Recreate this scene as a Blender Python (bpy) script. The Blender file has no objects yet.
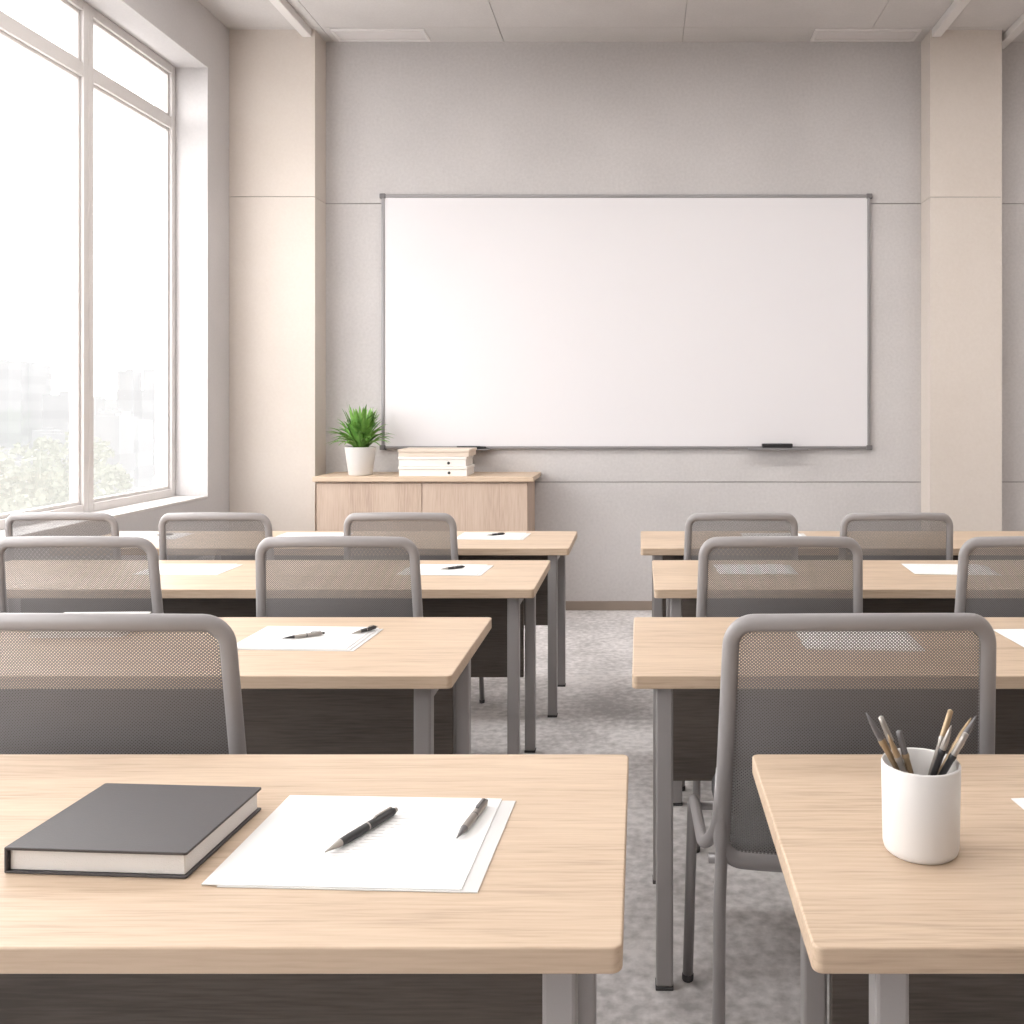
import bpy, bmesh, math, random
from mathutils import Vector, Matrix
random.seed(7)
sc = bpy.context.scene
sc.view_settings.view_transform = 'Standard'
sc.view_settings.look = 'None'
sc.view_settings.exposure = 0.0

def lin(c):
    return tuple(((v/255)/12.92 if v/255 <= .04045 else ((v/255+.055)/1.055)**2.4) for v in c) + (1,)

# ---------------------------------------------------------------- materials
def new_mat(name):
    m = bpy.data.materials.new(name); m.use_nodes = True
    nt = m.node_tree
    return m, nt, nt.nodes['Principled BSDF']

def m_plain(name, col, rough=.5, metal=0, bump=0, bscale=200):
    m, nt, b = new_mat(name)
    b.inputs['Base Color'].default_value = lin(col)
    b.inputs['Roughness'].default_value = rough
    b.inputs['Metallic'].default_value = metal
    if bump:
        tc = nt.nodes.new('ShaderNodeTexCoord'); n = nt.nodes.new('ShaderNodeTexNoise')
        n.inputs['Scale'].default_value = bscale
        bp = nt.nodes.new('ShaderNodeBump'); bp.inputs['Strength'].default_value = bump
        bp.inputs['Distance'].default_value = .002
        nt.links.new(tc.outputs['Object'], n.inputs['Vector'])
        nt.links.new(n.outputs['Fac'], bp.inputs['Height'])
        nt.links.new(bp.outputs['Normal'], b.inputs['Normal'])
    return m

def m_noise(name, c1, c2, scale=3, fine=80, finemix=.35, rough=.8, bump=.2, dist=.003, lo=.35, hi=.65):
    """mottled plaster / carpet: large blotches + fine grain"""
    m, nt, b = new_mat(name)
    L = nt.links.new
    tc = nt.nodes.new('ShaderNodeTexCoord')
    n1 = nt.nodes.new('ShaderNodeTexNoise'); n1.inputs['Scale'].default_value = scale; n1.inputs['Detail'].default_value = 6
    n2 = nt.nodes.new('ShaderNodeTexNoise'); n2.inputs['Scale'].default_value = fine; n2.inputs['Detail'].default_value = 3
    L(tc.outputs['Object'], n1.inputs['Vector']); L(tc.outputs['Object'], n2.inputs['Vector'])
    mx = nt.nodes.new('ShaderNodeMix'); mx.data_type = 'FLOAT'; mx.inputs[0].default_value = finemix
    L(n1.outputs['Fac'], mx.inputs[2]); L(n2.outputs['Fac'], mx.inputs[3])
    cr = nt.nodes.new('ShaderNodeValToRGB')
    cr.color_ramp.elements[0].position = lo; cr.color_ramp.elements[0].color = lin(c1)
    cr.color_ramp.elements[1].position = hi; cr.color_ramp.elements[1].color = lin(c2)
    L(mx.outputs[0], cr.inputs['Fac']); L(cr.outputs['Color'], b.inputs['Base Color'])
    bp = nt.nodes.new('ShaderNodeBump'); bp.inputs['Strength'].default_value = bump; bp.inputs['Distance'].default_value = dist
    L(n2.outputs['Fac'], bp.inputs['Height']); L(bp.outputs['Normal'], b.inputs['Normal'])
    b.inputs['Roughness'].default_value = rough
    return m

def m_haze_glow(name, c1, c2, haze, amount, scale):
    """distant exterior surface, aerial haze put in as emission of the surface"""
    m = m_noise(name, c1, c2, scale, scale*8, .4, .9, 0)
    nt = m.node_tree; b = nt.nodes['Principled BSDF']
    b.inputs['Emission Color'].default_value = lin(haze); b.inputs['Emission Strength'].default_value = amount  # surface itself glows to imitate bright haze in front of it
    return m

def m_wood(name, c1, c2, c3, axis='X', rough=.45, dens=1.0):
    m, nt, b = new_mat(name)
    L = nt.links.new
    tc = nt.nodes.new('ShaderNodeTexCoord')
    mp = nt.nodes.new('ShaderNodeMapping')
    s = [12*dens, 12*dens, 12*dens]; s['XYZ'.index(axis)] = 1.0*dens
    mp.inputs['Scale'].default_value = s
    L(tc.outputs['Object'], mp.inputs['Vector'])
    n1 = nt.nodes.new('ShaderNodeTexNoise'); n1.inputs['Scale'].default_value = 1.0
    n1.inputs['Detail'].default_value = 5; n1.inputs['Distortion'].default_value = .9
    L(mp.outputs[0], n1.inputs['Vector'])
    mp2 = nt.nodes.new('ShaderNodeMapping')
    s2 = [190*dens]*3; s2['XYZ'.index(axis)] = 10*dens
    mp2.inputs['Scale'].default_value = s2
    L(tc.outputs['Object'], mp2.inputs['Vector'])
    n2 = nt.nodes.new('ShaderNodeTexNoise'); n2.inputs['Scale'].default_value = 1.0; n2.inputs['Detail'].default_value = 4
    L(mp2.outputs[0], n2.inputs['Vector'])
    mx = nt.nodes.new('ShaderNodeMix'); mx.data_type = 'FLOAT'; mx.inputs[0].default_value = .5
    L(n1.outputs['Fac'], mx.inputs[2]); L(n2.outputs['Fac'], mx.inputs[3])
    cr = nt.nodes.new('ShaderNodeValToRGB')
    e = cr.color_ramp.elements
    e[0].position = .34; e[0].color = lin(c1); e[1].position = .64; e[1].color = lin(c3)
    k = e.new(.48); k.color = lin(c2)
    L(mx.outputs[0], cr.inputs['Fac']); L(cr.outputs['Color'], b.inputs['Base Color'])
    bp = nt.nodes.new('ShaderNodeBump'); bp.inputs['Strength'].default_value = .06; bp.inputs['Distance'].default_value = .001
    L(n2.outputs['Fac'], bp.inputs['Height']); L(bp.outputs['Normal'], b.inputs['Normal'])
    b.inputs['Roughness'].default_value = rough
    return m

def m_mesh(name, col, pitch=.0070, thr=.36):
    """woven mesh fabric with real see-through holes (alpha)"""
    m, nt, b = new_mat(name)
    L = nt.links.new
    tc = nt.nodes.new('ShaderNodeTexCoord')
    sp = nt.nodes.new('ShaderNodeSeparateXYZ'); L(tc.outputs['UV'], sp.inputs[0])
    def sn(o, k):
        a = nt.nodes.new('ShaderNodeMath'); a.operation = 'MULTIPLY'; a.inputs[1].default_value = k; L(o, a.inputs[0])
        s = nt.nodes.new('ShaderNodeMath'); s.operation = 'SINE'; L(a.outputs[0], s.inputs[0]); return s.outputs[0]
    k = 2*math.pi/pitch
    mu = nt.nodes.new('ShaderNodeMath'); mu.operation = 'MULTIPLY'
    L(sn(sp.outputs[0], k), mu.inputs[0]); L(sn(sp.outputs[1], k*1.15), mu.inputs[1])
    lt = nt.nodes.new('ShaderNodeMath'); lt.operation = 'LESS_THAN'; lt.inputs[1].default_value = thr
    L(mu.outputs[0], lt.inputs[0]); L(lt.outputs[0], b.inputs['Alpha'])
    b.inputs['Base Color'].default_value = lin(col); b.inputs['Roughness'].default_value = .75
    return m

def m_paper(name, c=(232, 231, 230)):
    m, nt, b = new_mat(name)
    L = nt.links.new
    tc = nt.nodes.new('ShaderNodeTexCoord')
    sp = nt.nodes.new('ShaderNodeSeparateXYZ'); L(tc.outputs['Object'], sp.inputs[0])
    a = nt.nodes.new('ShaderNodeMath'); a.operation = 'MULTIPLY'; a.inputs[1].default_value = 2*math.pi/.010; L(sp.outputs[1], a.inputs[0])
    s = nt.nodes.new('ShaderNodeMath'); s.operation = 'SINE'; L(a.outputs[0], s.inputs[0])
    g = nt.nodes.new('ShaderNodeMath'); g.operation = 'GREATER_THAN'; g.inputs[1].default_value = .7; L(s.outputs[0], g.inputs[0])
    mg = nt.nodes.new('ShaderNodeMath'); mg.operation = 'ABSOLUTE'; L(sp.outputs[0], mg.inputs[0])
    ml = nt.nodes.new('ShaderNodeMath'); ml.operation = 'LESS_THAN'; ml.inputs[1].default_value = .09; L(mg.outputs[0], ml.inputs[0])
    my = nt.nodes.new('ShaderNodeMath'); my.operation = 'ABSOLUTE'; L(sp.outputs[1], my.inputs[0])
    yl = nt.nodes.new('ShaderNodeMath'); yl.operation = 'LESS_THAN'; yl.inputs[1].default_value = .10; L(my.outputs[0], yl.inputs[0])
    n = nt.nodes.new('ShaderNodeTexNoise'); n.inputs['Scale'].default_value = 120; L(tc.outputs['Object'], n.inputs['Vector'])
    ng = nt.nodes.new('ShaderNodeMath'); ng.operation = 'GREATER_THAN'; ng.inputs[1].default_value = .45; L(n.outputs['Fac'], ng.inputs[0])
    o = g.outputs[0]
    for x in (ml, yl, ng):
        q = nt.nodes.new('ShaderNodeMath'); q.operation = 'MULTIPLY'; L(o, q.inputs[0]); L(x.outputs[0], q.inputs[1]); o = q.outputs[0]
    mx = nt.nodes.new('ShaderNodeMix'); mx.data_type = 'RGBA'
    mx.inputs[6].default_value = lin(c); mx.inputs[7].default_value = lin(tuple(v-30 for v in c))
    L(o, mx.inputs[0]); L(mx.outputs[2], b.inputs['Base Color'])
    b.inputs['Roughness'].default_value = .7
    return m

WALL = m_noise('plaster_gray', (187, 183, 182), (199, 195, 194), 1.6, 55, .5, .9, .25)
BEIGE = m_noise('plaster_beige', (204, 194, 185), (212, 203, 195), 1.2, 60, .3, .9, .12)
WALLL = m_noise('plaster_light', (192, 189, 189), (202, 199, 199), 1.5, 70, .3, .9, .15)
ROOMB = m_noise('plaster_rear', (150, 146, 143), (160, 156, 153), 1.5, 70, .3, .9, .15)
CEIL = m_noise('ceiling_tile', (198, 194, 192), (208, 204, 202), 2, 90, .4, .9, .12)
BEAM = m_plain('beam_paint', (222, 218, 216), .7, 0, .1)
GAP = m_plain('shadow_gap', (140, 136, 134), .9, 0, .1)
CGAP = m_plain('ceiling_gap', (176, 172, 170), .9, 0, .1)
FLOOR = m_noise('floor_carpet', (170, 166, 165), (222, 218, 217), 2.0, 32, .42, .85, .35, .004, .38, .60)
BASEB = m_plain('baseboard_paint', (142, 128, 117), .6, 0, .1)
OAK = m_wood('oak_top', (166, 144, 122), (190, 167, 144), (201, 179, 156), 'X', .5)
OAKC = m_wood('oak_cabinet', (172, 150, 134), (190, 168, 151), (200, 180, 164), 'Z', .6, .7)
OAKT = m_wood('oak_cabinet_top', (186, 163, 141), (201, 178, 155), (208, 186, 164), 'X', .5)
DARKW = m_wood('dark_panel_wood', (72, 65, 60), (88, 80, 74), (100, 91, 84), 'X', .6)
STEEL = m_plain('gray_steel', (156, 152, 151), .4, .2, .05)
CFRAME = m_plain('chair_frame_plastic', (146, 142, 142), .42, 0, .06)
CTUBE = m_plain('chair_tube_steel', (148, 144, 144), .35, .3, .04)
MESHM = m_mesh('mesh_fabric', (120, 117, 117))
SEAT = m_plain('seat_fabric', (72, 70, 71), .85, 0, .4, 300)
WBOARD = m_plain('whiteboard_enamel', (218, 215, 217), .35, 0, .01)
ALU = m_plain('board_frame_alu', (140, 137, 138), .4, .4, .03)
CAPM = m_plain('corner_cap', (104, 101, 102), .5, 0, .05)
BLACK = m_plain('black_plastic', (40, 39, 41), .35, 0, .03)
COVER = m_plain('notebook_cover', (68, 64, 65), .5, 0, .15, 400)
PAGES = m_plain('page_block', (222, 219, 216), .8, 0, .4, 600)
PAPER = m_paper('printed_paper')
PAPER2 = m_paper('printed_paper_under', (208, 206, 205))
CERAM = m_plain('white_ceramic', (218, 215, 213), .4, 0, .02)
METAL = m_plain('pen_metal', (158, 152, 146), .3, .6, .02)
BRONZE = m_plain('pen_bronze', (160, 138, 110), .4, .4, .02)
WFRAME = m_plain('window_frame_paint', (210, 206, 204), .5, 0, .05)
SOIL = m_noise('soil', (60, 45, 35), (90, 70, 55), 30, 100)
LEAF = m_noise('leaf_green', (72, 126, 50), (138, 182, 90), 9, 40, .3, .5, .1)
BOXP = m_plain('box_board', (226, 221, 215), .7, 0, .2)
BOXW = m_wood('box_wood', (196, 180, 165), (211, 196, 181), (221, 207, 193), 'X', .6)

GLASS, nt, b = new_mat('window_glass')
nt.nodes.remove(b)
o = nt.nodes['Material Output']; t = nt.nodes.new('ShaderNodeBsdfTransparent'); g = nt.nodes.new('ShaderNodeBsdfGlossy')
g.inputs['Roughness'].default_value = .02
mx = nt.nodes.new('ShaderNodeMixShader'); mx.inputs[0].default_value = .05
nt.links.new(t.outputs[0], mx.inputs[1]); nt.links.new(g.outputs[0], mx.inputs[2]); nt.links.new(mx.outputs[0], o.inputs['Surface'])

# ---------------------------------------------------------------- geometry helpers
def empty(name, loc=(0, 0, 0), rz=0, sc_=(1, 1, 1)):
    e = bpy.data.objects.new(name, None); e.location = loc; e.rotation_euler = (0, 0, rz); e.scale = sc_
    e.empty_display_size = .1
    sc.collection.objects.link(e); return e

def finish(bm, name, mat, parent=None, loc=(0, 0, 0), smooth=False, bevel=0, seg=2):
    bmesh.ops.recalc_face_normals(bm, faces=bm.faces)
    me = bpy.data.meshes.new(name); bm.to_mesh(me); bm.free()
    for m in (mat if isinstance(mat, (list, tuple)) else [mat]): me.materials.append(m)
    ob = bpy.data.objects.new(name, me); sc.collection.objects.link(ob)
    ob.location = loc
    if parent: ob.parent = parent
    if smooth:
        for p in me.polygons: p.use_smooth = True
    if bevel:
        md = ob.modifiers.new('bevel', 'BEVEL'); md.width = bevel; md.segments = seg; md.limit_method = 'ANGLE'
        md.angle_limit = math.radians(50)
    return ob

def bm_box(bm, x0, x1, y0, y1, z0, z1, mi=0):
    vs = [bm.verts.new((x, y, z)) for z in (z0, z1) for y in (y0, y1) for x in (x0, x1)]
    for f in ((0, 1, 3, 2), (4, 6, 7, 5), (0, 4, 5, 1), (2, 3, 7, 6), (0, 2, 6, 4), (1, 5, 7, 3)):
        fc = bm.faces.new([vs[i] for i in f]); fc.material_index = mi

def box(name, x0, x1, y0, y1, z0, z1, mat, parent=None, bevel=.002):
    bm = bmesh.new(); bm_box(bm, x0, x1, y0, y1, z0, z1)
    return finish(bm, name, mat, parent, bevel=bevel)

def boxes(name, lst, mat, parent=None, bevel=0):
    bm = bmesh.new()
    for l in lst: bm_box(bm, *l)
    return finish(bm, name, mat, parent, bevel=bevel)

def rslab(name, x0, x1, y0, y1, z0, z1, r, mat, parent=None, bevel=.003, smooth=False):
    bm = bmesh.new(); pts = []
    for cx, cy, a0 in ((x1-r, y1-r, 0), (x0+r, y1-r, 90), (x0+r, y0+r, 180), (x1-r, y0+r, 270)):
        for i in range(9):
            a = math.radians(a0+i*90/8); pts.append((cx+r*math.cos(a), cy+r*math.sin(a)))
    lo = [bm.verts.new((x, y, z0)) for x, y in pts]; hi = [bm.verts.new((x, y, z1)) for x, y in pts]
    bm.faces.new(lo[::-1]); bm.faces.new(hi)
    n = len(pts)
    for i in range(n): bm.faces.new((lo[i], lo[(i+1) % n], hi[(i+1) % n], hi[i]))
    return finish(bm, name, mat, parent, bevel=bevel, seg=3)

def bm_tube(bm, path, ra, rb=None, closed=False, n=12, hint=None, mi=0):
    rb = rb or ra; P = [Vector(p) for p in path]; N = len(P); rings = []
    prev = None
    for i in range(N):
        if closed: t = (P[(i+1) % N]-P[i-1])
        else: t = P[min(i+1, N-1)]-P[max(i-1, 0)]
        t.normalize()
        if hint is not None: bvec = Vector(hint)
        elif prev is None: bvec = Vector((0, 1, 0)) if abs(t.y) < .8 else Vector((1, 0, 0))
        else: bvec = prev
        bvec = (bvec-bvec.dot(t)*t).normalized(); prev = bvec
        a = t.cross(bvec)
        rings.append([bm.verts.new(P[i]+a*ra*math.cos(2*math.pi*k/n)+bvec*rb*math.sin(2*math.pi*k/n)) for k in range(n)])
    for i in range(N if closed else N-1):
        A, B = rings[i], rings[(i+1) % N]
        for k in range(n):
            f = bm.faces.new((A[k], A[(k+1) % n], B[(k+1) % n], B[k])); f.smooth = True; f.material_index = mi
    if not closed:
        bm.faces.new(rings[0][::-1]).material_index = mi; bm.faces.new(rings[-1]).material_index = mi

def smooth_path(pts, rad=.04, n=6):
    P = [Vector(p) for p in pts]; out = [P[0]]
    for i in range(1, len(P)-1):
        a, b_, c = P[i-1], P[i], P[i+1]
        d1 = (a-b_); d2 = (c-b_); r = min(rad, d1.length*.45, d2.length*.45)
        p1 = b_+d1.normalized()*r; p2 = b_+d2.normalized()*r
        for k in range(n+1):
            t = k/n; out.append(p1*(1-t)**2+b_*2*t*(1-t)+p2*t*t)
    out.append(P[-1]); return out

def bm_lathe(bm, prof, n=32, mat4=None, mi=0, smooth=True):
    mat4 = mat4 or Matrix(); rings = []
    for r, z in prof:
        if r < 1e-6: rings.append([bm.verts.new(mat4 @ Vector((0, 0, z)))])
        else: rings.append([bm.verts.new(mat4 @ Vector((r*math.cos(2*math.pi*k/n), r*math.sin(2*math.pi*k/n), z))) for k in range(n)])
    for A, B in zip(rings, rings[1:]):
        for k in range(n):
            if len(A) == 1 and len(B) == 1: continue
            if len(A) == 1: vs = (A[0], B[k], B[(k+1) % n])
            elif len(B) == 1: vs = (A[k], A[(k+1) % n], B[0])
            else: vs = (A[k], A[(k+1) % n], B[(k+1) % n], B[k])
            f = bm.faces.new(vs); f.smooth = smooth; f.material_index = mi

# ---------------------------------------------------------------- room shell
YB = 6.29; H = 3.76; XL = -2.63; XR = 4.2; YF = -2.2
box('floor', -2.95, XR+.1, YF-.1, YB+.2, -.1, 0, FLOOR, bevel=0)
g = .003
zs = [0, .847, 2.69, H]
bm = bmesh.new()
bm_box(bm, -2.95, XR+.1, YB+.008, YB+.2, 0, H, 1)
for a, b_ in zip(zs, zs[1:]):
    bm_box(bm, -2.95, XR+.1, YB, YB+.008, a+(g if a else 0), b_-g if b_ < H else H, 0)
finish(bm, 'wall_back', [WALL, GAP])
def pillar(name, x0, x1, y0):
    bm = bmesh.new()
    bm_box(bm, x0+.005, x1-.005, y0+.006, YB-.001, 0, H, 1)
    for a, b_ in zip([0, 2.69], [2.69, H]):
        bm_box(bm, x0, x1, y0, YB-.001, a+(.002 if a else 0), b_-.002 if b_ < H else H, 0)
    finish(bm, name, [BEIGE, GAP])
pillar('pillar', XL+.001, -2.08, 6.08)
pillar('pillar.001', 1.86, 2.32, 6.09)
Y0W, Y1W, ZS, ZH = -1.7, 5.78, .79, 3.41
boxes('wall_left', [(-2.95, XL, YF, YB, 0, ZS), (-2.95, XL, YF, YB, ZH, H), (-2.95, XL, Y1W, YB, ZS, ZH), (-2.95, XL, YF, Y0W, ZS, ZH)], WALLL)
box('wall_right', XR, XR+.1, YF, YB, 0, H, BEIGE, bevel=0)
box('wall_front', -2.95, XR+.1, YF-.1, YF, 0, H, ROOMB, bevel=0)
bm = bmesh.new()
bm_box(bm, -2.95, XR+.1, YF-.1, YB+.2, H+.008, H+.12, 1)
xs = [-2.95, -2.03, -.9, .28, 1.48, 2.66, 3.8, XR+.1]
ys = [6.05-.6*k for k in range(14)][::-1]; ys = [YF-.1]+[y for y in ys if y > YF]+[YB+.2]
for xa, xb in zip(xs, xs[1:]):
    for ya, yb in zip(ys, ys[1:]):
        bm_box(bm, xa+.002, xb-.002, ya+.002, yb-.002, H, H+.008, 0)
finish(bm, 'ceiling', [CEIL, CGAP])
for x0, x1, dz in ((-2.16, -2.10, .05), (1.865, 1.925, .05), (2.35, 2.41, .05)):
    box('ceiling_beam', x0, x1, YF, YB-.002 if x0 > 2.33 else 6.078, H-dz, H, BEAM, bevel=.004)
for x0, x1 in ((-1.98, -1.38), (1.12, 1.8)):
    e = empty('ceiling_vent', ((x0+x1)/2, 6.16, H))
    w = (x1-x0)/2
    boxes('vent_frame', [(-w, w, -.09, -.07, -.012, 0), (-w, w, .07, .09, -.012, 0), (-w, -w+.02, -.07, .07, -.012, 0), (w-.02, w, -.07, .07, -.012, 0)], BEAM, e)
    boxes('vent_slats', [(-w+.02, w-.02, -.066+k*.022, -.053+k*.022, -.008, 0) for k in range(6)], BEAM, e)
box('baseboard_back', -2.079, 1.859, YB-.014, YB-.001, 0, .06, BASEB)
box('baseboard_back_corner', 2.321, XR-.001, YB-.014, YB-.001, 0, .06, BASEB)
box('baseboard_left', XL+.001, XL+.014, YF, 6.079, 0, .06, BASEB)
box('baseboard_right', XR-.014, XR-.001, YF, YB-.015, 0, .06, BASEB)
# window
XG = -2.86
muls = [Y1W, 4.87, 3.35, 1.8, .25, Y0W]
for i, (yb, ya) in enumerate(zip(muls, muls[1:])):
    e = empty('window_%d' % (i+1), (XG, (ya+yb)/2, ZS))
    h = (yb-ya)/2; zt = ZH-ZS; tr = 3.06-ZS
    a = .045
    boxes('frame', [(-.04, .035, -h, -h+a, 0, zt), (-.04, .035, h-a, h, 0, zt), (-.04, .035, -h+a, h-a, 0, .06),
                    (-.04, .035, -h+a, h-a, zt-.05, zt), (-.04, .035, -h+a, h-a, tr-.035, tr+.035)], WFRAME, e, bevel=.004)
    s = .018; zz = []
    for z0, z1 in ((.06, tr-.035), (tr+.035, zt-.05)):
        zz += [(-.02, .018, -h+a, -h+a+s, z0, z1), (-.02, .018, h-a-s, h-a, z0, z1), (-.02, .018, -h+a+s, h-a-s, z0, z0+s), (-.02, .018, -h+a+s, h-a-s, z1-s, z1)]
    boxes('sash', zz, WFRAME, e, bevel=.003)
    boxes('glass', [(-.008, -.002, -h+a+s, h-a-s, .06+s, tr-.035-s), (-.008, -.002, -h+a+s, h-a-s, tr+.035+s, zt-.05-s)], GLASS, e)
box('window_sill', XG+.036, XL-.001, Y0W+.002, Y1W-.002, ZS, ZS+.015, WFRAME, bevel=.003)

# ---------------------------------------------------------------- whiteboard
e = empty('whiteboard', (0, YB, 0))
x0, x1, z0, z1 = -1.705, 1.52, 1.066, 2.745
box('board_surface', x0+.015, x1-.015, -.022, -.002, z0+.015, z1-.015, WBOARD, e)
fr = .020
boxes('board_frame', [(x0, x1, -.03, -.001, z1-fr, z1), (x0, x1, -.03, -.001, z0, z0+fr), (x0, x0+fr, -.03, -.001, z0+fr, z1-fr), (x1-fr, x1, -.03, -.001, z0+fr, z1-fr)], ALU, e, bevel=.004)
bm = bmesh.new()
for cx in (x0, x1):
    for cz in (z0, z1):
        bm_box(bm, cx-.012 if cx == x0 else cx-.026, cx+.026 if cx == x0 else cx+.012, -.034, -.001, cz-.006 if cz == z0 else cz-.026, cz+.026 if cz == z0 else cz+.006)
finish(bm, 'corner_caps', CAPM, e, bevel=.004)
boxes('pen_tray', [(.71, 1.1, -.085, -.03, z0-.004, z0+.002), (.71, 1.1, -.085, -.081, z0+.002, z0+.008), (-1.25, -.99, -.085, -.03, z0-.004, z0+.002)], ALU, e, bevel=.001)
e = empty('whiteboard_eraser', (.90, YB-.057, z0+.0025))
box('felt_pad', -.095, .095, -.02, .02, 0, .012, SEAT, e, .002)
box('eraser_grip', -.1, .1, -.021, .021, .012, .036, BLACK, e, .005)
bm = bmesh.new()
M = Matrix.Translation((-1.2, YB-.058, z0+.0125)) @ Matrix.Rotation(math.pi/2, 4, 'Y')
bm_lathe(bm, [(0, 0), (.010, 0), (.010, .15), (.008, .155), (.006, .19), (0, .192)], 16, M)
finish(bm, 'whiteboard_marker', BLACK)

# ---------------------------------------------------------------- cabinet
e = empty('sideboard_cabinet', (-1.345, 6.07, 0))
W = .655; yb, yf = .215, -.21
box('cabinet_top', -W-.015, W+.035, yf-.02, yb, .885, .915, OAKT, e, .003)
box('cabinet_body', -W+.005, W-.005, yf+.02, yb, .06, .884, OAKC, e)
box('door_left', -W+.005, -.0025, yf, yf+.019, .07, .872, OAKC, e, .002)
box('door_right', .0025, W-.005, yf, yf+.019, .07, .872, OAKC, e, .002)
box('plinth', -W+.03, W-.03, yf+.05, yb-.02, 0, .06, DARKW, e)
ZC = .915
px, py = -1.765, 6.00
e = empty('potted_plant', (px, py, ZC))
bm = bmesh.new()
bm_lathe(bm, [(0, 0), (.068, 0), (.074, .005), (.096, .172), (.097, .178), (.09, .178), (.086, .160), (0, .160)], 40)
finish(bm, 'pot', CERAM, e)
bm = bmesh.new(); bm_lathe(bm, [(.085, .1605), (.05, .165), (0, .168)], 24); finish(bm, 'soil', SOIL, e)
bm = bmesh.new()
for i in range(130):
    az = random.uniform(0, 2*math.pi); u = random.random()
    out = .05+.145*u**.8*random.uniform(.8, 1.15); up = .31-.15*u+random.uniform(-.06, .02); wd = random.uniform(.010, .016)
    droop = .02+.07*u
    d = Vector((math.cos(az), math.sin(az), 0)); sd = Vector((-d.y, d.x, 0))
    r0 = random.uniform(0, .04); prev = None
    for k in range(9):
        t = k/8
        p = d*(r0+out*t)+Vector((0, 0, .16+up*(t**.8)-droop*t**2.5))
        w = wd*(math.sin(math.pi*min(1, (t*.9+.12)))**.7)
        if k == 8: w = .0006
        l = bm.verts.new(p-sd*w+Vector((0, 0, w*.45))); m_ = bm.verts.new(p); r = bm.verts.new(p+sd*w+Vector((0, 0, w*.45)))
        if prev:
            for q in ((prev[0], prev[1], m_, l), (prev[1], prev[2], r, m_)):
                bm.faces.new(q).smooth = True
        prev = (l, m_, r)
finish(bm, 'leaves', LEAF, e)
# stacked boxes
for k, (dx, w, rz, lid) in enumerate(((0, .215, 0, BOXP), (-.004, .212, .01, BOXP), (.006, .222, -.01, BOXW))):
    zz = [0, .0605, .121][k]; hh = [.0600, .0600, .046][k]
    e = empty('document_box', (-1.285+dx, 6.02, ZC+zz), rz)
    box('body', -w+.004, w-.004, -.126, .126, 0, hh-.018, BOXP if k < 2 else BOXW, e, .002)
    box('lid', -w, w, -.13, .13, hh-.0175, hh, lid, e, .003)
    if k < 2:
        bm = bmesh.new(); bm_lathe(bm, [(0, 0), (.009, 0), (.009, .003), (0, .003)], 16, Matrix.Translation((.10, -.126, .021)) @ Matrix.Rotation(math.pi/2, 4, 'X'))
        finish(bm, 'ring_pull', BLACK, e)

# ---------------------------------------------------------------- desks
TZ = .74
def desk(x0, x1, y1, depth=.6, ixl=.075, ixr=.075):
    cx, cy = (x0+x1)/2, y1-depth/2
    e = empty('classroom_desk', (cx, cy, 0)); w = (x1-x0)/2; d = depth/2
    rslab('desktop', -w, w, -d, d, TZ-.031, TZ, .013, OAK, e, .003)
    q = .02; zt = TZ-.0315
    n = 1; xa, xb = -w+ixl, w-ixr
    for X in (xa, xb):
        for sy in (-1, 1):
            Y = sy*(d-.055)
            box('leg_%d' % n, X-q, X+q, Y-q, Y+q, .008, zt, STEEL, e, .005)
            box('foot_%d' % n, X-q-.001, X+q+.001, Y-q-.001, Y+q+.001, 0, .008, SEAT, e, .002)
            n += 1
        box('side_rail_%d' % (1 if X < 0 else 2), X-.012, X+.012, -d+.0755, d-.0755, zt-.05, zt, STEEL, e, .003)
    box('back_rail', xa+.021, xb-.021, d-.075, d-.051, zt-.04, zt, STEEL, e, .003)
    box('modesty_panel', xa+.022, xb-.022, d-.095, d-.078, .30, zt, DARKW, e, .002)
    return e
Z = [1.68, 2.765, 3.78, 4.65]
desk(-1.62, -.020, Z[0]); desk(.197, 1.8, Z[0], .6, .10)
desk(-2.04, -.430, Z[1]); desk(-.018, 1.585, Z[1])
desk(-2.50, -.355, Z[2]); desk(.048, 2.0, Z[2])
desk(-2.55, -.306, Z[3], .56, .52); desk(.003, 2.2, Z[3], .56)

# ---------------------------------------------------------------- chairs
CW = .258; Zb, Zt = .465, .925; RC = .042
def back_y(s, t): return .035-.055*t-.035*(1-s*s)
def outline():
    pts = []; r = RC
    for cx, cz, a0 in ((CW-r, Zt-r, 0), (-CW+r, Zt-r, 90), (-CW+r, Zb+r, 180), (CW-r, Zb+r, 270)):
        for i in range(9):
            a = math.radians(a0+i*90/8); pts.append((cx+r*math.cos(a), cz+r*math.sin(a)))
        nx, nz = {0: (-CW+r, Zt), 90: (-CW, Zb+r), 180: (CW-r, Zb), 270: (CW, Zt-r)}[a0]
        lx, lz = pts[-1]
        for k in range(1, 12): pts.append((lx+(nx-lx)*k/12, lz+(nz-lz)*k/12))
    return pts
def to3(x, z):
    t = (z-Zb)/(Zt-Zb); s = max(-1, min(1, x/CW))
    return (x*(1.02-.06*t), back_y(s, t), z+.008*(1-s*s)*t)
def hw(z):
    r = RC
    if z > Zt-r: return CW-r+math.sqrt(max(0, r*r-(z-Zt+r)**2))
    if z < Zb+r: return CW-r+math.sqrt(max(0, r*r-(Zb+r-z)**2))
    return CW
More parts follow.
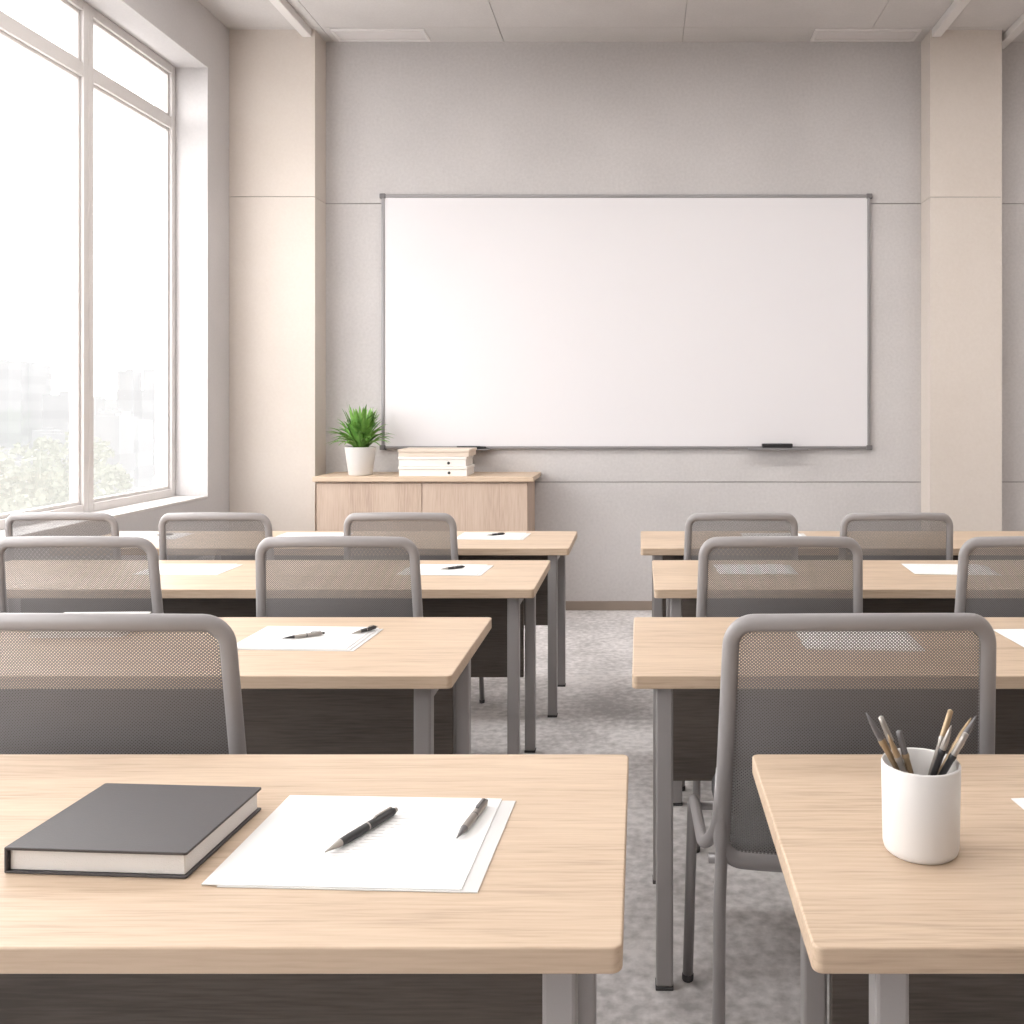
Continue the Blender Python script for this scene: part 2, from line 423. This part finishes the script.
def build_chair():
    parts = []
    bm = bmesh.new(); bm_tube(bm, [to3(*p) for p in outline()], .0165, .012, True, 14, (0, 1, 0))
    parts.append(('back_frame', bm, CFRAME))
    bm = bmesh.new(); uv = bm.loops.layers.uv.new('UVMap'); NU, NV = 24, 24; gr = []
    for j in range(NV+1):
        z = Zb+(Zt-Zb)*(.004+.992*j/NV); w = hw(z); row = []
        for i in range(NU+1):
            x = -w+2*w*i/NU; row.append((bm.verts.new(to3(x, z)), (x, z)))
        gr.append(row)
    for j in range(NV):
        for i in range(NU):
            q = [gr[j][i], gr[j][i+1], gr[j+1][i+1], gr[j+1][i]]
            f = bm.faces.new([a[0] for a in q]); f.smooth = True
            for lp, a in zip(f.loops, q): lp[uv].uv = a[1]
    parts.append(('back_mesh', bm, MESHM))
    bm = bmesh.new(); pts = []; r = .06; x0, x1, y0, y1 = -.245, .245, .055, .47
    for cx, cy, a0 in ((x1-r, y1-r, 0), (x0+r, y1-r, 90), (x0+r, y0+r, 180), (x1-r, y0+r, 270)):
        for i in range(7):
            a = math.radians(a0+i*15); pts.append((cx+r*math.cos(a), cy+r*math.sin(a)))
    cx, cy = 0, (y0+y1)/2; rings = []
    for z, k in ((.432, .93), (.436, .98), (.446, 1), (.462, 1), (.472, .985), (.477, .95), (.475, .5)):
        rings.append([bm.verts.new((cx+(x-cx)*k, cy+(y-cy)*k, z)) for x, y in pts])
    n = len(pts)
    for A, B in zip(rings, rings[1:]):
        for i in range(n): bm.faces.new((A[i], A[(i+1) % n], B[(i+1) % n], B[i])).smooth = True
    bm.faces.new(rings[0][::-1]); bm.faces.new(rings[-1])
    parts.append(('seat', bm, SEAT))
    for i, s in enumerate((-1, 1)):
        bm = bmesh.new()
        bm_tube(bm, smooth_path([(s*.275, -.03, .012), (s*.268, .01, .40), (s*.262, .03, .47), (s*.26, .022, .60)], .06), .0125)
        parts.append(('rear_leg_%d' % (i+1), bm, CTUBE))
        bm = bmesh.new()
        bm_tube(bm, smooth_path([(s*.300, .43, .012), (s*.290, .40, .445), (s*.292, .10, .46), (s*.270, .03, .52), (s*.262, .02, .64)], .07, 8), .0125)
        parts.append(('front_leg_%d' % (i+1), bm, CTUBE))
    bm = bmesh.new()
    bm_tube(bm, [(-.28, .375, .425), (.28, .375, .425)], .01); bm_tube(bm, [(-.28, .11, .43), (.28, .11, .43)], .01)
    parts.append(('cross_bars', bm, CTUBE))
    bm = bmesh.new()
    for s in (-1, 1):
        for x, y in ((s*.275, -.03), (s*.300, .43)):
            bm_lathe(bm, [(0, 0), (.013, 0), (.014, .003), (.014, .014), (.012, .016), (0, .016)], 14, Matrix.Translation((x, y, 0)))
    parts.append(('feet', bm, SEAT))
    return parts
CH = []
for nm, bm, mt in build_chair():
    bmesh.ops.recalc_face_normals(bm, faces=bm.faces)
    me = bpy.data.meshes.new('chair_'+nm); bm.to_mesh(me); bm.free(); me.materials.append(mt); CH.append((nm, me))
def chair(x, y, sx, sz, rz=0):
    e = empty('mesh_back_chair', (x, y, 0), rz, (sx, 1, sz))
    for nm, me in CH:
        o = bpy.data.objects.new(nm, me); sc.collection.objects.link(o); o.parent = e
R2, R3, R4 = (1.82, .985, 1.022), (2.92, .945, 1.013), (3.9, .87, .972)
chair(.417, R2[0], R2[1], R2[2], .02); chair(-1.025, R2[0], R2[1], R2[2], -.02)
for x in (-.925, -1.725, .430, 1.225): chair(x, R3[0], R3[1], R3[2], 0)
for x in (-1.737, -.981, -2.365, .415, 1.05): chair(x, R4[0], R4[1], R4[2], 0)

# ---------------------------------------------------------------- desk items
def papers(cx, cy, w, d, rz=0, n=2, z=TZ, off=.022, rot=-.03):
    bm = bmesh.new(); th = .0014
    for k in range(n):
        o_ = (n-1-k)
        M = Matrix.Rotation(rot*o_, 4, 'Z') @ Matrix.Translation((off*o_, -.003*o_, 0))
        vs0 = len(bm.verts)
        bm_box(bm, -w/2, w/2, -d/2, d/2, .0003+k*th, .0001+(k+1)*th, 0 if o_ == 0 else 1)
        bm.verts.ensure_lookup_table()
        for v in bm.verts[vs0:]: v.co = M @ v.co
    o = finish(bm, 'paper_sheets', [PAPER, PAPER2]); o.location = (cx, cy, z); o.rotation_euler = (0, 0, rz)
    return z+.0005+n*th
def pen(p0, p1, z, body=BLACK, trim=METAL, r=.0052, name='ballpoint_pen', cw=.0018):
    a = Vector((p0[0], p0[1], z+r*1.06)); c = Vector((p1[0], p1[1], z+r*1.06)); L = (c-a).length
    e = empty(name, a); e.rotation_mode = 'QUATERNION'; e.rotation_quaternion = (c-a).to_track_quat('Z', 'Y')
    bm = bmesh.new()
    bm_lathe(bm, [(0, 0), (.0008, .0), (.0012, .004), (.0026, .012), (r*.92, .03)], 16, mi=1)
    bm_lathe(bm, [(r*.92, .03), (r, .05), (r, L*.56)], 16, mi=0)
    bm_lathe(bm, [(r*1.0, L*.56), (r*1.04, L*.57), (r*1.0, L*.58)], 16, mi=1)
    bm_lathe(bm, [(r, L*.58), (r, L-.012), (r*.8, L-.006)], 16, mi=0)
    bm_lathe(bm, [(r*.6, L-.006), (r*.55, L), (0, L)], 16, mi=1)
    finish(bm, 'barrel', [body, trim], e)
    q = e.rotation_quaternion.inverted() @ Vector((0, 0, 1))
    bm = bmesh.new()
    bm_tube(bm, [q*(r*.6)+Vector((0, 0, L-.010)), q*(r*1.35)+Vector((0, 0, L-.012)), q*(r*1.4)+Vector((0, 0, L*.7)), q*(r*1.05)+Vector((0, 0, L*.67))], cw, .0007, False, 8, q)
    finish(bm, 'clip', trim, e)

zt = papers(-.389, 1.350, .336, .278, -.040, 2, TZ, .022, -.004)
pen((-.428, 1.290), (-.366, 1.426), zt, BLACK, METAL, .0062)
pen((-.257, 1.333), (-.236, 1.458), zt, METAL, CAPM, .0060, cw=.0028)
e = empty('hardcover_book', (-.7065, 1.350, TZ), -.062)
w, d = .1235, .107
rslab('cover_bottom', -w, w, -d, d, .0003, .0033, .003, COVER, e, .0008)
rslab('cover_top', -w, w, -d, d, .0307, .0345, .003, COVER, e, .0008)
box('pages', -w+.004, w-.005, -d+.005, d-.005, .0033, .0307, PAGES, e, .001)
box('spine', -w-.0015, -w+.003, -d, d, .0003, .0345, COVER, e, .0015)

cx, cy = .390, 1.320
e = empty('pen_cup', (cx, cy, TZ))
bm = bmesh.new()
bm_lathe(bm, [(0, .0), (.046, 0), (.0495, .003), (.0515, .010), (.0535, .12), (.052, .1225), (.0500, .12), (.048, .012), (0, .010)], 56)
finish(bm, 'cup', CERAM, e)
specs = [(-.062, -.012, .194, BRONZE, 1), (-.045, .02, .178, BLACK, 0), (-.05, -.025, .168, METAL, 1), (-.034, -.02, .172, BRONZE, 0),
         (.030, -.022, .180, BLACK, 1), (.042, .022, .186, METAL, 0),
         (.062, -.005, .188, BRONZE, 1), (.050, -.028, .172, BLACK, 0), (.066, .012, .178, BRONZE, 1)]
for k, (tx, ty, h, mt, tip) in enumerate(specs):
    p0 = Vector((-tx*.35, -ty*.3, .016)); rim = Vector((tx*.62, ty*.62, .122)); rr = math.hypot(rim.x, rim.y)
    if rr > .042: rim.x *= .042/rr; rim.y *= .042/rr
    dd = (rim-p0).normalized(); L = (h-.016)/dd.z
    q = Vector((0, 0, 1)).rotation_difference(dd).to_matrix().to_4x4()
    M = Matrix.Translation(p0) @ q; r = .0045
    bm = bmesh.new()
    bm_lathe(bm, [(0, 0), (r, 0), (r, L*.74), (r*1.15, L*.75), (r*1.15, L*.78), (r, L*.79)], 14, M, 0)
    if tip: bm_lathe(bm, [(r, L*.79), (r*.95, L*.86), (r*.6, L*.94), (r*.15, L), (0, L)], 14, M, 1)
    else: bm_lathe(bm, [(r, L*.79), (r*.9, L*.93), (r*.85, L*.99), (0, L)], 14, M, 1)
    finish(bm, 'pen_%d' % (k+1), [mt, [CAPM, METAL, BRONZE][k % 3]], e)
papers(.72, 1.40, .26, .20, .1, 1)

zt = papers(-.885, 2.51, .30, .235, -.03, 3, TZ, .012, -.01)
pen((-.93, 2.47), (-.84, 2.53), zt, METAL, BLACK); pen((-.765, 2.52), (-.72, 2.60), zt, BLACK, METAL)
e = empty('paperback_book', (-1.50, 2.60, TZ), .03)
box('cover_bottom', -.12, .12, -.085, .085, .0005, .003, CERAM, e, .001); box('pages', -.117, .117, -.082, .082, .003, .03, PAGES, e, .001); box('cover_top', -.12, .12, -.085, .085, .03, .0325, CERAM, e, .001)
papers(1.12, 2.50, .30, .22, .05, 2); papers(.56, 2.50, .28, .22, -.03, 2)
papers(-1.70, 3.56, .29, .22, .02, 2); zt = papers(-.735, 3.55, .29, .22, -.03, 2); pen((-.74, 3.52), (-.66, 3.58), zt)
zt = papers(1.15, 3.56, .29, .22, -.05, 2); papers(.42, 3.56, .27, .2, .03, 2)
zt = papers(-.70, 4.46, .30, .22, -.03, 2); pen((-.72, 4.44), (-.64, 4.50), zt)
papers(-1.55, 4.46, .3, .22, 0, 2); papers(.62, 4.46, .28, .2, 0, 2)
zt = papers(-2.30, 4.46, .28, .2, .03, 2); pen((-2.28, 4.44), (-2.2, 4.48), zt, BLACK, METAL)

# ---------------------------------------------------------------- exterior (city, haze put into the materials as glow)
EXG = m_haze_glow('outside_ground_haze_glow', (40, 40, 39), (54, 54, 52), (242, 241, 239), .89, .05)
EXB = m_haze_glow('outside_building_haze_glow', (36, 37, 38), (48, 49, 49), (243, 242, 242), .91, .1)
EXW = m_haze_glow('outside_glazing_haze_glow', (24, 25, 26), (38, 39, 40), (243, 242, 242), .89, .1)
EXT = m_haze_glow('outside_foliage_haze_glow', (36, 38, 31), (64, 67, 56), (238, 237, 231), .86, .8)
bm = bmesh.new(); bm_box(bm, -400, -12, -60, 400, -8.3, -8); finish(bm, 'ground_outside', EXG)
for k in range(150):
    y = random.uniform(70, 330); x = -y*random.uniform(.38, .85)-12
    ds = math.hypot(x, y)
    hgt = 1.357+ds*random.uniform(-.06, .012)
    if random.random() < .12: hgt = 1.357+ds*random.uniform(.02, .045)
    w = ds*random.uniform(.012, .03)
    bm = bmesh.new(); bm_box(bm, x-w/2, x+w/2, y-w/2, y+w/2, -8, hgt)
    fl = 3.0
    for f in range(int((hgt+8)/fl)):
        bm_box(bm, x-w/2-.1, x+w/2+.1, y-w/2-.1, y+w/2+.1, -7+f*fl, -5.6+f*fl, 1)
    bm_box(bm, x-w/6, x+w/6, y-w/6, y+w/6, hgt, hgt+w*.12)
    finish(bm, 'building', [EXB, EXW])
def tree(x, y, top, r):
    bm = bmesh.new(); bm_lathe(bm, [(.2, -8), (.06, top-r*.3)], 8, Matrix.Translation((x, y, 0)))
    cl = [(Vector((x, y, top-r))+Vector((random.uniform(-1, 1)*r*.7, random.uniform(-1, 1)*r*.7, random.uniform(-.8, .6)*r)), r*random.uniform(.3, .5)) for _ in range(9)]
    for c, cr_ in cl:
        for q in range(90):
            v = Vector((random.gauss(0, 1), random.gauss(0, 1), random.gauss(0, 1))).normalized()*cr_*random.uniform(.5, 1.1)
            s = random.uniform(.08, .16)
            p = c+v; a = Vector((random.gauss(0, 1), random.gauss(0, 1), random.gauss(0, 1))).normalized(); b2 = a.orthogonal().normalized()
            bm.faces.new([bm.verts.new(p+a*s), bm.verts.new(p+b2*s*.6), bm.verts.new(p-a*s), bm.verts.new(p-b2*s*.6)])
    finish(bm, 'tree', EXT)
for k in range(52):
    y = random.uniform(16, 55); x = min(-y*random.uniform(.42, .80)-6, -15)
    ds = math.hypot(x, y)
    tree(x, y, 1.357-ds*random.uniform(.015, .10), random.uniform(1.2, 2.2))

# ---------------------------------------------------------------- light
w = bpy.data.worlds.new('World'); sc.world = w; w.use_nodes = True
nt = w.node_tree; bg = nt.nodes['Background']
tc = nt.nodes.new('ShaderNodeTexCoord'); sp = nt.nodes.new('ShaderNodeSeparateXYZ'); cr = nt.nodes.new('ShaderNodeValToRGB')
nt.links.new(tc.outputs['Generated'], sp.inputs[0]); nt.links.new(sp.outputs[2], cr.inputs['Fac'])
cr.color_ramp.elements[0].color = (.98, .965, .955, 1); cr.color_ramp.elements[1].color = (1, .99, .985, 1)
nt.links.new(cr.outputs['Color'], bg.inputs['Color']); bg.inputs['Strength'].default_value = 7.0
l = bpy.data.lights.new('window_portal', 'AREA'); l.shape = 'RECTANGLE'; l.size = Y1W-Y0W; l.size_y = ZH-ZS
l.cycles.is_portal = True
o = bpy.data.objects.new('window_portal', l); sc.collection.objects.link(o)
o.location = (-2.96, (Y0W+Y1W)/2, (ZS+ZH)/2)
o.rotation_euler = Vector((1, 0, 0)).to_track_quat('-Z', 'Z').to_euler()
LE, nt, b = new_mat('fill_panel_white'); b.inputs['Base Color'].default_value = (.9, .9, .9, 1)
for x in (-1.3, .7, 2.7):  # unseen ceiling panels, added as fill light for the room
    for y, en in ((-.8, 8), (1.6, 18), (4.2, 28)):
        e = empty('added_fill_panel', (x, y, H))
        boxes('fill_housing', [(-.62, .62, -.32, -.3, -.03, 0), (-.62, .62, .3, .32, -.03, 0), (-.62, -.6, -.3, .3, -.03, 0), (.6, .62, -.3, .3, -.03, 0), (-.6, .6, -.3, .3, -.006, 0)], LE, e)
        l = bpy.data.lights.new('fill_light', 'AREA'); l.shape = 'RECTANGLE'; l.size = 1.18; l.size_y = .58; l.energy = en; l.color = (1, .985, .97)
        o = bpy.data.objects.new('fill_lamp', l); sc.collection.objects.link(o); o.parent = e; o.location = (0, 0, -.02)

# ---------------------------------------------------------------- camera
cam = bpy.data.cameras.new('camera'); co = bpy.data.objects.new('camera', cam); sc.collection.objects.link(co)
co.location = (0, 0, 1.357); co.rotation_euler = (math.pi/2, 0, 0)
cam.sensor_width = 36; cam.lens = 950/1024*36; cam.shift_x = -128/1024; cam.shift_y = -107/1024; cam.clip_end = 800; cam.clip_start = .02
sc.camera = co
